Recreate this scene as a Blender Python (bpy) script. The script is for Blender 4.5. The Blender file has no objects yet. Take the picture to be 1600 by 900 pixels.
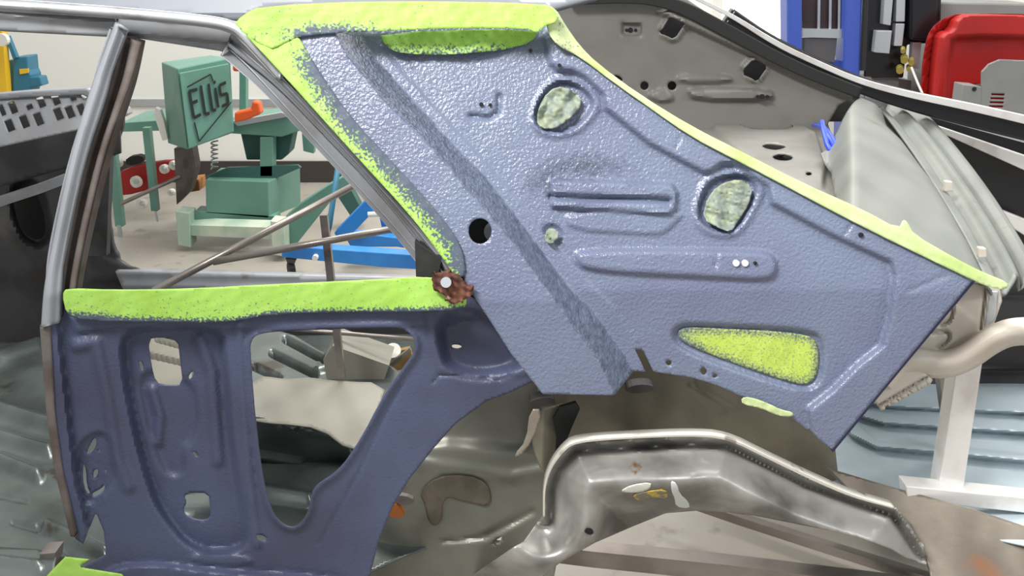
import bpy, bmesh, math, random
import numpy as np
from mathutils import Vector, Matrix
random.seed(7); rng = np.random.default_rng(7)
S = bpy.context.scene
COL = S.collection
# ---------------------------------------------------------------- camera, light, exposure
CZ, PITCH, F = 1.40, math.radians(20), 1500.0
cam = bpy.data.objects.new('camera', bpy.data.cameras.new('camera')); COL.objects.link(cam)
cam.location = (0, 0, CZ); cam.rotation_euler = (math.pi/2 - PITCH, 0, 0)
cam.data.sensor_width = 36; cam.data.lens = 36*F/1600; cam.data.clip_start = 0.05
S.camera = cam
S.view_settings.view_transform = 'Standard'; S.view_settings.look = 'None'
S.view_settings.gamma = 1; S.view_settings.use_curve_mapping = False
S.view_settings.exposure = 0.0
W = bpy.data.worlds.new('world'); S.world = W; W.use_nodes = True
W.node_tree.nodes['Background'].inputs[0].default_value = (0.93, 0.97, 1.0, 1)
W.node_tree.nodes['Background'].inputs[1].default_value = 0.66

def area(name, loc, target, size, power, color=(1, 1, 1), spread=180):
    l = bpy.data.lights.new(name, 'AREA'); l.shape = 'RECTANGLE'; l.size, l.size_y = size
    l.energy = power; l.color = color; l.spread = math.radians(spread)
    o = bpy.data.objects.new(name, l); COL.objects.link(o); o.location = loc
    o.rotation_euler = (Vector(target)-Vector(loc)).to_track_quat('-Z', 'Y').to_euler()
    return o
area('ceiling_lamp', (-1.3, -0.1, 3.3), (0.75, 1.6, 0.75), (1.2, 0.35), 40, (1, .98, .95), 75)
area('ceiling_lamp', (3.4, -0.6, 3.4), (0.9, 1.8, 0.6), (1.6, 0.5), 12, (1, .98, .95), 90)
area('ceiling_lamp', (-0.2, 4.2, 3.9), (-0.4, 4.4, 0), (2.4, 1.0), 160, (1, .97, .92))
area('ceiling_lamp', (3.2, 4.0, 3.9), (2.8, 3.2, 0), (2.0, 0.8), 90, (1, .98, .95))
area('ceiling_lamp', (1.4, 2.6, 3.8), (1.1, 2.4, 0), (1.4, 0.4), 42, (1, .98, .95))
fl = bpy.data.lights.new('camera_flash', 'POINT'); fl.energy = 1.6; fl.shadow_soft_size = 0.012
flo = bpy.data.objects.new('camera_flash', fl); COL.objects.link(flo); flo.location = (0.16, 0.0, 1.5)

# ---------------------------------------------------------------- pixel <-> place helpers
cp, sp = math.cos(PITCH), math.sin(PITCH)
def rays(px, py):
    dx = (np.asarray(px, float)-800)/F; dy = (450-np.asarray(py, float))/F
    return dx, cp+sp*dy, -sp+cp*dy
def at(px, py, Y):
    x, y, z = rays(px, py); t = Y/y
    return Vector((float(x*t), Y, float(CZ+z*t)))
def atZ(px, py, Z):
    x, y, z = rays(px, py); t = (Z-CZ)/z
    return Vector((float(x*t), float(y*t), Z))
def mapY(Yf):
    """surface Y = Yf(x,z) - relief"""
    def m(px, py, rel):
        x, y, z = rays(px, py); Y = np.full(np.shape(px), 1.7)
        for _ in range(12):
            t = Y/y; Y = Yf(x*t, CZ+z*t) - rel
        t = Y/y
        return np.stack([x*t, Y, CZ+z*t], -1)
    return m
def mapZ(Zf):
    def m(px, py, rel):
        x, y, z = rays(px, py); Z = np.full(np.shape(px), .5)
        for _ in range(12):
            t = (Z-CZ)/z; Z = Zf(x*t, y*t)
        t = (Z-CZ)/z
        return np.stack([x*t, y*t, Z+rel], -1)
    return m
def mapZs(Zf):
    def m(px, py, rel):
        x, y, z = rays(px, py); Z = np.full(np.shape(px), .5)
        for _ in range(12): t = (Z-CZ)/z; Z = Zf(x*t, y*t)+rel
        t = (Z-CZ)/z
        return np.stack([x*t, y*t, Z], -1)
    return m
def up_step(px, py, pts, h, w):
    """terrace: everything above the line stands h higher"""
    xs, ys = zip(*pts); return h*ss(.5+(np.interp(px, xs, ys)-py)/w)
def planeY(c, bx=0., bz=0., x0=0., z0=.8): return mapY(lambda x, z: c + bx*(x-x0) + bz*(z-z0))
def planeZ(c, bx=0., by=0., x0=0., y0=2.): return mapZ(lambda x, y: c + bx*(x-x0) + by*(y-y0))

def seg_d(px, py, a, b):
    ax, ay = a; bx_, by_ = b; vx, vy = bx_-ax, by_-ay
    L = vx*vx+vy*vy+1e-9
    t = np.clip(((px-ax)*vx+(py-ay)*vy)/L, 0, 1)
    qx, qy = ax+t*vx, ay+t*vy
    return np.hypot(px-qx, py-qy), qx, qy
def dline(px, py, pts):
    return np.minimum.reduce([seg_d(px, py, pts[i], pts[i+1])[0] for i in range(len(pts)-1)])
def inside(px, py, poly):
    r = np.zeros(np.shape(px), bool); n = len(poly)
    for i in range(n):
        x1, y1 = poly[i]; x2, y2 = poly[(i+1) % n]
        if y1 == y2: continue
        c = ((y1 > py) != (y2 > py)) & (px < (x2-x1)*(py-y1)/(y2-y1)+x1)
        r ^= c
    return r
def sd(px, py, poly):
    d = dline(px, py, list(poly)+[poly[0]])
    return np.where(inside(px, py, poly), -d, d)
def ss(v): v = np.clip(v, 0, 1); return v*v*(3-2*v)
def reg(px, py, poly, h, w): return h*ss(.5 - sd(px, py, poly)/w)          # raised/sunk area with soft edge
def bead(px, py, pts, h, w): return h*ss(1 - dline(px, py, pts)/w)         # rib along a line
def smooth_loop(pts, n=3, closed=True):
    P = np.array(pts, float)
    for _ in range(n):
        if closed: Q = np.roll(P, -1, 0); P = np.stack([.75*P+.25*Q, .25*P+.75*Q], 1).reshape(-1, 2)
        else:
            a, b = P[:-1], P[1:]
            P = np.vstack([P[:1], np.stack([.75*a+.25*b, .25*a+.75*b], 1).reshape(-1, 2), P[-1:]])
    return [tuple(p) for p in P]
def ell(cx, cy, rx, ry, n=20, rot=0):
    c, s = math.cos(rot), math.sin(rot)
    return [(cx+rx*math.cos(a)*c-ry*math.sin(a)*s, cy+rx*math.cos(a)*s+ry*math.sin(a)*c) for a in [2*math.pi*i/n for i in range(n)]]
def wob(px, py, s, seed=0):
    r = np.random.default_rng(seed); o = 0
    for k in range(5):
        a = r.uniform(0, 6.28); f = r.uniform(.5, 1.6)/s; o = o+np.sin(px*f*math.cos(a)*6.28+py*f*math.sin(a)*6.28+r.uniform(0, 6.28))
    return o/5

# ---------------------------------------------------------------- objects
ROOT = {}
def props(o, label, cat, group=None, kind=None):
    if label: o['label'] = label
    if cat: o['category'] = cat
    if group: o['group'] = group
    if kind: o['kind'] = kind
    return o
def thing(name, label, cat, loc, group=None):
    o = bpy.data.objects.new(name, None); COL.objects.link(o); o.location = loc; o.empty_display_size = .1
    ROOT[o.name] = Vector(loc); return props(o, label, cat, group)
def link(name, verts, faces, mat, parent=None, thick=0., smooth=False, bevel=0., label=None, uvs=None, mats=None):
    V = np.array([tuple(v) for v in verts], float)
    org = ROOT[parent.name] if parent else Vector((float(V[:, 0].mean()), float(V[:, 1].mean()), float(V[:, 2].min())))
    V = V - np.array(org)
    me = bpy.data.meshes.new(name)
    me.from_pydata([tuple(v) for v in V], [], faces); me.update()
    o = bpy.data.objects.new(name, me); COL.objects.link(o)
    me.materials.append(mat)
    if parent: o.parent = parent
    else: o.location = org
    ROOT[o.name] = Vector(org)
    if smooth: me.shade_smooth()
    if thick:
        s = o.modifiers.new('thickness', 'SOLIDIFY'); s.thickness = thick; s.offset = -1
    if bevel:
        b = o.modifiers.new('bevel', 'BEVEL'); b.width = bevel; b.segments = 2; b.limit_method = 'ANGLE'
    if label: o['label'] = label
    return o
class MB:
    def __init__(s): s.v = []; s.f = []
    def add(s, vs, fs):
        n = len(s.v); s.v += [tuple(v) for v in vs]; s.f += [tuple(i+n for i in f) for f in fs]; return s
    def box(s, a, b):
        x0, y0, z0 = a; x1, y1, z1 = b
        return s.hexa([(x0, y0, z0), (x1, y0, z0), (x1, y0, z1), (x0, y0, z1)], [(x0, y1, z0), (x1, y1, z0), (x1, y1, z1), (x0, y1, z1)])
    def hexa(s, f, b):
        n = len(f)
        return s.add(list(f)+list(b), [tuple(range(n)), tuple(range(2*n-1, n-1, -1))] + [(i, i+n, (i+1) % n+n, (i+1) % n) for i in range(n)])
    def slab(s, poly, Y, d, Y2=None):
        """front outline at plane Y (pixels), extruded straight back by d.  poly items may carry their own Y"""
        f = [at(p[0], p[1], p[2] if len(p) > 2 else Y) for p in poly]
        a = sum((poly[i][0]*poly[(i+1) % len(poly)][1]-poly[(i+1) % len(poly)][0]*poly[i][1]) for i in range(len(poly)))
        if a > 0: f = f[::-1]
        return s.hexa(f, [p+Vector((0, d, 0)) for p in f])
    def rect(s, x0, y0, x1, y1, Y, d): return s.slab([(x0, y0), (x1, y0), (x1, y1), (x0, y1)], Y, d)
    def tube(s, pts, r, n=10, sq=False):
        pts = [Vector(p) for p in pts]
        if sq: n = 4
        rings = []
        up = Vector((0, 0, 1))
        for i, p in enumerate(pts):
            d = (pts[min(i+1, len(pts)-1)]-pts[max(i-1, 0)]).normalized()
            u = up if abs(d.dot(up)) < .95 else Vector((0, 1, 0))
            a = d.cross(u).normalized(); b = d.cross(a).normalized()
            rr = r[i] if isinstance(r, (list, tuple)) else r
            off = math.pi/4 if sq else 0
            k = math.sqrt(2) if sq else 1
            rings.append([p+k*rr*(math.cos(2*math.pi*j/n+off)*a+math.sin(2*math.pi*j/n+off)*b) for j in range(n)])
        vs = [v for R in rings for v in R]; fs = []
        for i in range(len(rings)-1):
            for j in range(n): fs.append((i*n+j, i*n+(j+1) % n, (i+1)*n+(j+1) % n, (i+1)*n+j))
        fs.append(tuple(range(n-1, -1, -1))); m = (len(rings)-1)*n; fs.append(tuple(range(m, m+n)))
        return s.add(vs, fs)
    def build(s, name, mat, parent=None, bevel=0., smooth=False, label=None):
        return link(name, s.v, s.f, mat, parent, 0, smooth, bevel, label)
def disc(mb, c, axis, r, h, n=20):
    axis = Vector(axis).normalized(); return mb.tube([Vector(c)-axis*h/2, Vector(c)+axis*h/2], r, n)

def sheet(name, outline, mapper, mat, parent=None, holes=(), relief=None, step=4., thick=.002, attr=None, label=None):
    P = np.array(outline, float)
    x0, y0 = P.min(0)-step; x1, y1 = P.max(0)+step
    nx, ny = int((x1-x0)/step)+1, int((y1-y0)/step)+1
    gx = x0+np.arange(nx+1)*step; gy = y0+np.arange(ny+1)*step
    X, Y = np.meshgrid(gx, gy)
    cx, cy = X[:-1, :-1]+step/2, Y[:-1, :-1]+step/2
    keep = inside(cx, cy, outline)
    for h in holes: keep &= ~inside(cx, cy, h)
    W_ = nx+1
    idx = np.arange((nx+1)*(ny+1)).reshape(ny+1, nx+1)
    pad = np.zeros((ny+2, nx+2), int); pad[1:-1, 1:-1] = keep
    cnt = pad[:-1, :-1]+pad[:-1, 1:]+pad[1:, :-1]+pad[1:, 1:]
    bnd = (cnt > 0) & (cnt < 4)
    bi = idx[bnd]; fx, fy = X.ravel().copy(), Y.ravel().copy()
    bx_, by_ = fx[bi], fy[bi]
    best = np.full(len(bi), 1e9); qx, qy = bx_.copy(), by_.copy()
    for L in [outline]+list(holes):
        n = len(L)
        for i in range(n):
            d, ax, ay = seg_d(bx_, by_, L[i], L[(i+1) % n])
            m = d < best; best = np.where(m, d, best); qx = np.where(m, ax, qx); qy = np.where(m, ay, qy)
    ok = best < step*1.6
    fx[bi] = np.where(ok, qx, bx_); fy[bi] = np.where(ok, qy, by_)
    for L in [outline]+list(holes):                      # keep sharp corners
        n = len(L)
        if n > 30: continue
        for i in range(n):
            a, b, c = np.array(L[i-1]), np.array(L[i]), np.array(L[(i+1) % n])
            u, v = b-a, c-b
            if np.dot(u, v)/(np.linalg.norm(u)*np.linalg.norm(v)+1e-9) < .8 and len(bi):
                d = np.hypot(fx[bi]-b[0], fy[bi]-b[1]); j = d.argmin()
                if d[j] < step: fx[bi[j]], fy[bi[j]] = b
    used = cnt.ravel() > 0
    new = -np.ones(len(used), int); new[used] = np.arange(used.sum())
    ux, uy = fx[used], fy[used]
    rel = relief(ux, uy) if relief else np.zeros(len(ux))
    V = mapper(ux, uy, rel)
    r, c = np.nonzero(keep)
    a = new[idx[r, c]]; b = new[idx[r, c+1]]; d = new[idx[r+1, c+1]]; e = new[idx[r+1, c]]
    faces = np.stack([a, e, d, b], 1).tolist()
    o = link(name, V, faces, mat, parent, thick, True, label=label)
    o.data.set_sharp_from_angle(angle=math.radians(50))
    for an, fn in (attr or {}).items():
        A = o.data.attributes.new(an, 'FLOAT', 'POINT')
        A.data.foreach_set('value', np.asarray(fn(ux, uy), np.float32))
    return o
def resamp(pts, N):
    P = np.array(smooth_loop(pts, 2, False)); d = np.r_[0, np.cumsum(np.hypot(*np.diff(P, axis=0).T))]
    t = np.linspace(0, d[-1], N); return np.stack([np.interp(t, d, P[:, 0]), np.interp(t, d, P[:, 1])], 1)
def ribbon(name, A, B, mapper, mat, parent, prof=None, na=8, step=5, thick=.01, label=None):
    """pressed strip between two edge lines; prof(v) gives the cross-section"""
    ln = max(sum(math.dist(P[i], P[i+1]) for i in range(len(P)-1)) for P in (A, B)); N = max(4, int(ln/step))
    a, b = resamp(A, N), resamp(B, N); v = np.linspace(0, 1, na+1)
    G = a[:, None]*(1-v[None, :, None])+b[:, None]*v[None, :, None]
    rel = np.broadcast_to(prof(v) if prof else np.zeros(na+1), (N, na+1)).ravel()
    V = mapper(G[..., 0].ravel(), G[..., 1].ravel(), rel); w = na+1
    F_ = [(i*w+j, i*w+j+1, (i+1)*w+j+1, (i+1)*w+j) for i in range(N-1) for j in range(na)]
    P0, P1, P2 = (Vector(V[F_[len(F_)//2][k]]) for k in (0, 1, 2))
    if (P1-P0).cross(P2-P1).dot(Vector((0, 0, CZ))-P0) < 0: F_ = [f[::-1] for f in F_]
    o = link(name, V, F_, mat, parent, thick, True, label=label); o.data.set_sharp_from_angle(angle=math.radians(40)); return o
def extr_band(name, pts, w, mapper, mat, parent, thick=.02, step=4, relief=None, label=None):
    """band of width w px along a polyline, as a thick sheet"""
    P = np.array(pts, float); T = np.gradient(P, axis=0); T /= np.linalg.norm(T, axis=1)[:, None]
    N = np.stack([-T[:, 1], T[:, 0]], 1); ww = np.array(w if hasattr(w, '__len__') else [w]*len(P))[:, None]/2
    return ribbon(name, [tuple(p) for p in P+N*ww], [tuple(p) for p in P-N*ww], mapper, mat, parent, relief, 8, step*2, thick, label)

# ---------------------------------------------------------------- materials
def lin(c): return tuple(((v/255)/12.92 if v/255 <= .04045 else ((v/255+.055)/1.055)**2.4) for v in c)
def M(name, rgb, rough=.5, metal=0., bump=0., bscale=200., rgb2=None, nscale=8., lo=.4, hi=.65, rgb3=None, n3=3., lo3=.55, hi3=.7, detail=4, emit=0., spec=.5, coat=0.):
    m = bpy.data.materials.new(name); m.use_nodes = True; nt = m.node_tree; N = nt.nodes; b = N['Principled BSDF']
    c = lin(rgb)+(1,); b.inputs['Base Color'].default_value = c
    b.inputs['Roughness'].default_value = rough; b.inputs['Metallic'].default_value = metal
    b.inputs['Specular IOR Level'].default_value = spec; b.inputs['Coat Weight'].default_value = coat
    tc = N.new('ShaderNodeTexCoord'); out = None
    def noise(sc, d=4.):
        n = N.new('ShaderNodeTexNoise'); n.inputs['Scale'].default_value = sc; n.inputs['Detail'].default_value = d
        nt.links.new(tc.outputs['Object'], n.inputs['Vector']); return n
    def mix(a, bcol, fac):
        x = N.new('ShaderNodeMix'); x.data_type = 'RGBA'
        if isinstance(a, tuple): x.inputs[6].default_value = a
        else: nt.links.new(a, x.inputs[6])
        x.inputs[7].default_value = bcol; nt.links.new(fac, x.inputs[0]); return x.outputs[2]
    def ramp(src, l, h):
        r = N.new('ShaderNodeMapRange'); r.inputs[1].default_value = l; r.inputs[2].default_value = h; r.interpolation_type = 'SMOOTHSTEP'
        nt.links.new(src, r.inputs[0]); return r.outputs[0]
    cur = c
    if rgb2: cur = mix(cur, lin(rgb2)+(1,), ramp(noise(nscale, detail).outputs[0], lo, hi))
    if rgb3: cur = mix(cur, lin(rgb3)+(1,), ramp(noise(n3, detail).outputs[0], lo3, hi3))
    if not isinstance(cur, tuple): nt.links.new(cur, b.inputs['Base Color'])
    if bump:
        bp = N.new('ShaderNodeBump'); bp.inputs['Strength'].default_value = bump; bp.inputs['Distance'].default_value = .002
        nt.links.new(noise(bscale, 2).outputs[0], bp.inputs['Height']); nt.links.new(bp.outputs[0], b.inputs['Normal'])
    if emit: b.inputs['Emission Color'].default_value = c; b.inputs['Emission Strength'].default_value = emit
    m['x'] = 0; del m['x']
    return m
def attr_mix(m, an, rgb, nscale=220., sharp=.10, gain=1.0, bias=0., name2=None):
    """speckled overspray of another paint where attribute 'an' is high"""
    nt = m.node_tree; N = nt.nodes; b = N['Principled BSDF']
    a = N.new('ShaderNodeAttribute'); a.attribute_name = an
    tc = N.new('ShaderNodeTexCoord'); n = N.new('ShaderNodeTexNoise'); n.inputs['Scale'].default_value = nscale; n.inputs['Detail'].default_value = 3
    nt.links.new(tc.outputs['Object'], n.inputs['Vector'])
    s = N.new('ShaderNodeMath'); s.operation = 'MULTIPLY_ADD'; s.inputs[1].default_value = gain; s.inputs[2].default_value = bias
    nt.links.new(a.outputs['Fac'], s.inputs[0])
    d = N.new('ShaderNodeMath'); d.operation = 'ADD'; nt.links.new(n.outputs[0], d.inputs[0]); nt.links.new(s.outputs[0], d.inputs[1])
    r = N.new('ShaderNodeMapRange'); r.inputs[1].default_value = 1-sharp; r.inputs[2].default_value = 1+sharp; nt.links.new(d.outputs[0], r.inputs[0])
    x = N.new('ShaderNodeMix'); x.data_type = 'RGBA'
    src = b.inputs['Base Color'].links
    if src: nt.links.new(src[0].from_socket, x.inputs[6])
    else: x.inputs[6].default_value = b.inputs['Base Color'].default_value
    x.inputs[7].default_value = lin(rgb)+(1,)
    nt.links.new(r.outputs[0], x.inputs[0]); nt.links.new(x.outputs[2], b.inputs['Base Color'])
    return m
BLUE = (104, 114, 136)
coat = attr_mix(M('blue_grey_textured_undercoat', BLUE, .34, 0, 1., 185, (100, 106, 130), 5, .35, .7, spec=.7), 'stain_and_shade', (58, 68, 84), 90, .3)
coat_shaded = attr_mix(M('blue_grey_undercoat_smooth_shaded', (72, 80, 106), .45, 0, .5, 190, (62, 64, 86), 4, .35, .7), 'stain_and_shade', (52, 54, 68), 60, .3)  # undercoat copy darkened for the shade on the lower panel
tape = attr_mix(M('lime_masking_tape', (158, 200, 90), .6, 0, .3, 60, (148, 190, 76), 14, .4, .7), 'spray', (72, 82, 98), 230, .08)
tape_pale = attr_mix(M('pale_lime_masking_tape', (184, 198, 146), .55, 0, .3, 60, (168, 188, 116), 10, .4, .7), 'spray', (72, 82, 98), 230, .08)
bare = M('bare_grey_steel_paint', (150, 152, 156), .45, .2, .12, 120, (130, 130, 132), 9, .4, .7, (112, 98, 88), 5, .66, .75)
primer = M('grey_primer', (150, 153, 160), .42, .05, .1, 60, (136, 138, 143), 6, .4, .75)
rail_m = M('drip_rail_pale', (186, 188, 192), .4, .1, .1, 60, (160, 160, 160), 20, .5, .7)
brown = M('dirty_brown_steel', (108, 100, 96), .6, .1, .2, 90, (84, 72, 66), 12, .4, .65)
inner = M('warm_grey_inner_paint', (124, 122, 117), .5, 0, .15, 90, (112, 110, 104), 5, .4, .7)
traym = M('grey_green_deck_paint', (120, 123, 118), .5, 0, .12, 80, (108, 111, 106), 4, .4, .7, (104, 92, 84), 9, .68, .78)
darkin = M('dark_interior_steel', (66, 66, 68), .55, .2, .3, 60, (46, 44, 44), 6, .4, .65, (92, 90, 88), 4, .6, .75)
black = M('black_void_paint', (16, 16, 18), .5)
gunk = M('black_gloss_paint', (20, 21, 25), .25)
pan = M('oiled_floor_pan_steel', (108, 116, 114), .27, .5, .15, 40, (78, 84, 82), 5, .35, .7, (70, 66, 58), 9, .62, .72)
beige = M('beige_seat_riser_paint', (124, 121, 110), .5, .05, .1, 60, (110, 107, 97), 6, .4, .7)
whl = M('wheelhouse_steel', (118, 118, 108), .38, .3, .2, 50, (98, 98, 90), 5, .4, .7)
olive = M('olive_brown_steel', (128, 123, 108), .36, .3, .2, 50, (108, 103, 90), 6, .4, .7)
steel = M('brushed_bare_steel', (172, 170, 166), .38, .55, .25, 60, (92, 90, 86), 5, .42, .68, (124, 92, 60), 16, .70, .76)
steel_br = M('bare_bright_edge_steel', (215, 212, 202), .35, .6, .2, 90, (150, 145, 135), 25, .58, .7)
steel_dk = M('heat_darkened_steel', (138, 130, 118), .4, .4, .2, 50, (110, 102, 92), 5, .4, .65, (140, 96, 68), 5, .62, .74)
bright = M('bright_square_tube', (232, 230, 228), .3, .4, .05, 60, (214, 208, 204), 12, .45, .7)
tubem = M('dull_tube_steel', (146, 138, 132), .32, .6, .05, 60, (128, 120, 114), 8, .4, .65)
paleblue = M('pale_blue_grey_sheet', (184, 198, 204), .4, .1, .15, 40, (160, 174, 180), 4, .4, .7)
cream = M('cream_paint', (196, 188, 176), .45, 0, .1, 60, (182, 172, 160), 9, .45, .7)
creamd = M('brown_dirty_seam', (128, 100, 82), .7)
rust = M('rusty_steel', (112, 70, 54), .8, .1, .6, 120, (78, 46, 38), 30, .4, .6, (150, 120, 110), 60, .62, .7)
whitewall = M('white_painted_wall', (236, 235, 228), .7, 0, 0, 1, (228, 226, 220), 1.2, .4, .7)
concrete = M('polished_beige_concrete', (164, 158, 148), .32, 0, .05, 20, (146, 139, 130), 2.2, .35, .7, (124, 118, 112), 11, .6, .75)
basem = M('dark_brown_rubber_base', (58, 52, 50), .6)
green = M('sage_green_machine_enamel', (104, 148, 134), .42, .0, .05, 60, (92, 136, 122), 4, .4, .7)
green_dk = M('dark_green_machine_enamel', (58, 96, 90), .45)
green_pl = M('pale_worn_green_enamel', (196, 206, 186), .5, 0, .1, 30, (160, 186, 166), 7, .4, .7)
orange = M('orange_paint', (222, 92, 36), .45)
redm = M('red_enamel', (166, 26, 22), .5, 0, 0, 1, (150, 24, 22), 4, .4, .7)
whitep = M('white_plastic', (225, 222, 214), .45)
bluem = M('bright_blue_enamel', (52, 132, 206), .35, 0, 0, 1, (44, 112, 184), 5, .4, .7)
lift = M('royal_blue_enamel', (60, 84, 170), .35)
silver = M('silver_metal', (190, 194, 198), .35, .6)
yellow = M('yellow_enamel', (232, 186, 40), .4)
teal = M('teal_blue_enamel', (48, 112, 138), .4)
greyc = M('grey_cabinet_enamel', (128, 129, 128), .5, 0, .05, 30, (116, 117, 116), 3, .4, .7)
cardb = M('brown_cardboard', (140, 112, 66), .8, 0, .1, 60, (110, 84, 48), 10, .4, .7)
rubber = M('black_rubber', (30, 29, 29), .6)
cable = M('blue_plastic_cable', (44, 70, 190), .35)
ink = M('black_ink', (24, 32, 32), .6)
daylight = M('daylight_pane', (255, 255, 255), .5, emit=3.0)
wood = M('orange_wood', (188, 128, 76), .7, 0, .1, 40, (150, 96, 54), 20, .4, .6)

# ================================================================ THE SETTING
def struct(o): o['kind'] = 'structure'; return o
def quadbox(name, a, b, m): o = MB().box(a, b).build(name, m); return struct(o)
WY = 5.75
quadbox('floor', (-6, -3, -.1), (7, WY+.2, 0), concrete)
wp = [at(1118, 70, WY).x, at(1232, 70, WY).x]
zt = at(1100, 78, WY).z
mb = MB().box((-6, WY, 0), (wp[0], WY+.2, 3.6)).box((wp[1], WY, 0), (7, WY+.2, 3.6)).box((wp[0], WY, 0), (wp[1], WY+.2, zt)).box((wp[0], WY, 2.6), (wp[1], WY+.2, 3.6))
struct(mb.build('wall_back', whitewall))
w = thing('window_1', None, None, ((wp[0]+wp[1])/2, WY+.1, zt)); struct(w)
MB().box((wp[0], WY+.12, zt), (wp[1], WY+.14, 2.6)).build('pane', daylight, w)
fr = MB(); fr.box((wp[0]-.03, WY-.02, zt), (wp[0]+.02, WY+.1, 2.6)).box((wp[1]-.02, WY-.02, zt), (wp[1]+.03, WY+.1, 2.6)).box((wp[0]-.03, WY-.04, zt-.04), (wp[1]+.03, WY+.1, zt))
fr.build('window_frame', whitep, w)
quadbox('baseboard_back', (-6, WY-.02, 0), (7, WY-.001, .13), basem)
zz = at(200, 160, WY).z
quadbox('trim_1', (-6, WY-.012, zz-.02), (-1.05, WY-.001, zz+.02), silver)
quadbox('wall_left', (-6.2, -3, 0), (-6, WY, 3.6), whitewall)

# ================================================================ THE CAR BODY (one welded shell)
car = thing('car_body', 'stripped grey car body shell with blue-grey coated inner quarter panel, no doors', 'car body', (0.2, 2.3, .2))
U = mapY(lambda x, z: 1.58 + .34*np.clip(z-.82, 0, None)**1.15*1.05)
# -- upper inner quarter panel (sail panel with the box brace)
L1 = [(520, 50), (540, 87), (572, 125), (600, 160), (640, 200), (665, 225), (700, 262), (732, 302), (757, 330), (800, 381), (850, 450), (905, 525), (935, 565), (960, 618)]
L2 = [(560, 50), (590, 95), (625, 135), (662, 175), (708, 226), (762, 280), (800, 328), (888, 446), (930, 490), (975, 552), (990, 580)]
L3 = [(590, 55), (598, 78), (640, 125), (695, 185), (735, 228), (805, 307), (842, 355), (930, 450), (962, 482), (997, 532), (1007, 582)]
LEFT = [(300, 50)]+L1+[(800, 640), (600, 640), (300, 300)]
STRIPE = L1+[(990, 581)]+L2[::-1]
FLANGE = L2+L3[::-1]
BORDER = [(860, 100), (872, 110), (895, 111), (915, 122), (942, 148), (946, 170), (1015, 225), (1075, 257), (1100, 270), (1112, 268), (1128, 256), (1145, 256), (1170, 268), (1200, 292), (1205, 318), (1300, 368), (1392, 410), (1398, 430), (1390, 500), (1378, 540), (1340, 570), (1300, 610), (1262, 640), (1300, 800), (1800, 500), (1000, -100), (850, 60)]
PAD1 = smooth_loop([(832, 190), (842, 155), (868, 126), (900, 130), (930, 158), (915, 185), (892, 205), (855, 208)], 2)
PAD1r = smooth_loop([(826, 194), (838, 150), (866, 118), (906, 124), (945, 158), (925, 190), (896, 214), (850, 216)], 2)
PAD2 = smooth_loop([(1088, 335), (1100, 295), (1118, 278), (1160, 272), (1182, 288), (1176, 318), (1158, 350), (1140, 364), (1105, 355)], 2)
TRI = smooth_loop([(1048, 522), (1062, 506), (1100, 507), (1268, 514), (1288, 535), (1286, 590), (1266, 610), (1235, 606), (1130, 572), (1062, 545)], 2)
TRIi = smooth_loop([(1056, 520), (1070, 511), (1100, 512), (1262, 520), (1280, 540), (1278, 588), (1262, 602), (1235, 598), (1130, 562), (1066, 536)], 2)
def relU(px, py):
    d1, d2 = dline(px, py, L1), dline(px, py, L2)
    r = np.where(inside(px, py, LEFT), .055, 0.)
    r = np.where(inside(px, py, STRIPE), .055*d2/(d1+d2+1e-6)+.003, r)
    fl_ = inside(px, py, FLANGE)
    r = np.where(fl_, .004, r)
    base = ~(inside(px, py, LEFT) | inside(px, py, STRIPE) | fl_)
    e = reg(px, py, BORDER, .019, 12)
    e += reg(px, py, PAD1r, .006, 9) + reg(px, py, PAD1, -.018, 8)
    e += reg(px, py, smooth_loop([(1080, 340), (1094, 288), (1115, 268), (1165, 263), (1200, 285), (1185, 325), (1162, 362), (1138, 374), (1098, 366)], 2), .006, 9) + reg(px, py, PAD2, -.018, 8)
    e += reg(px, py, TRI, -.012, 9)
    e += reg(px, py, [(860, 284), (872, 281), (1050, 288), (1058, 300), (1055, 330), (1045, 334), (862, 324)], .016, 7)
    e += bead(px, py, [(862, 308), (1045, 313)], -.016, 8)
    e += reg(px, py, smooth_loop([(885, 330), (1070, 330), (1060, 345), (1036, 366), (1020, 367), (888, 360)], 1), .006, 5)
    e += reg(px, py, smooth_loop([(905, 390), (1180, 392), (1212, 400), (1214, 428), (1195, 438), (1120, 434), (915, 424), (900, 405)], 2), .014, 10)
    e += bead(px, py, [(1120, 396), (1118, 418)], -.004, 4)
    e += bead(px, py, [(735, 182), (765, 184), (778, 176), (780, 150)], -.009, 7)
    e += reg(px, py, ell(862, 368, 16, 17), -.008, 6)
    e += bead(px, py, [(1062, 215), (1056, 232)], -.003, 4) + bead(px, py, [(1330, 350), (1320, 368)], -.004, 4)
    e += bead(px, py, [(1420, 455), (1480, 430)], -.003, 5)
    return r + np.where(base, e, 0) + .0008*wob(px, py, 70, 3)
OUTU = [(372, 30), (455, 8), (850, 6), (880, 50), (905, 78), (960, 120), (1080, 203), (1250, 292), (1420, 378), (1520, 438), (1300, 703), (1270, 678), (1240, 655), (1200, 638), (1155, 618), (1120, 602), (1080, 590), (1021, 581), (1005, 547), (992, 546), (1009, 581), (990, 580), (960, 618), (848, 616), (828, 590), (800, 555), (765, 500), (735, 455), (722, 430), (690, 400), (640, 335), (560, 248), (440, 105)]
def stain_shadeU(px, py):
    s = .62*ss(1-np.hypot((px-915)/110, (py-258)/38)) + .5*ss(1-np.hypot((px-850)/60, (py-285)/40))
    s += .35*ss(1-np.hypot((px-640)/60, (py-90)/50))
    s += np.where(inside(px, py, STRIPE), .46+.25*ss((330-py)/300), 0)  # shade of the slanted brace face, put into the paint colour
    return s
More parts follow.
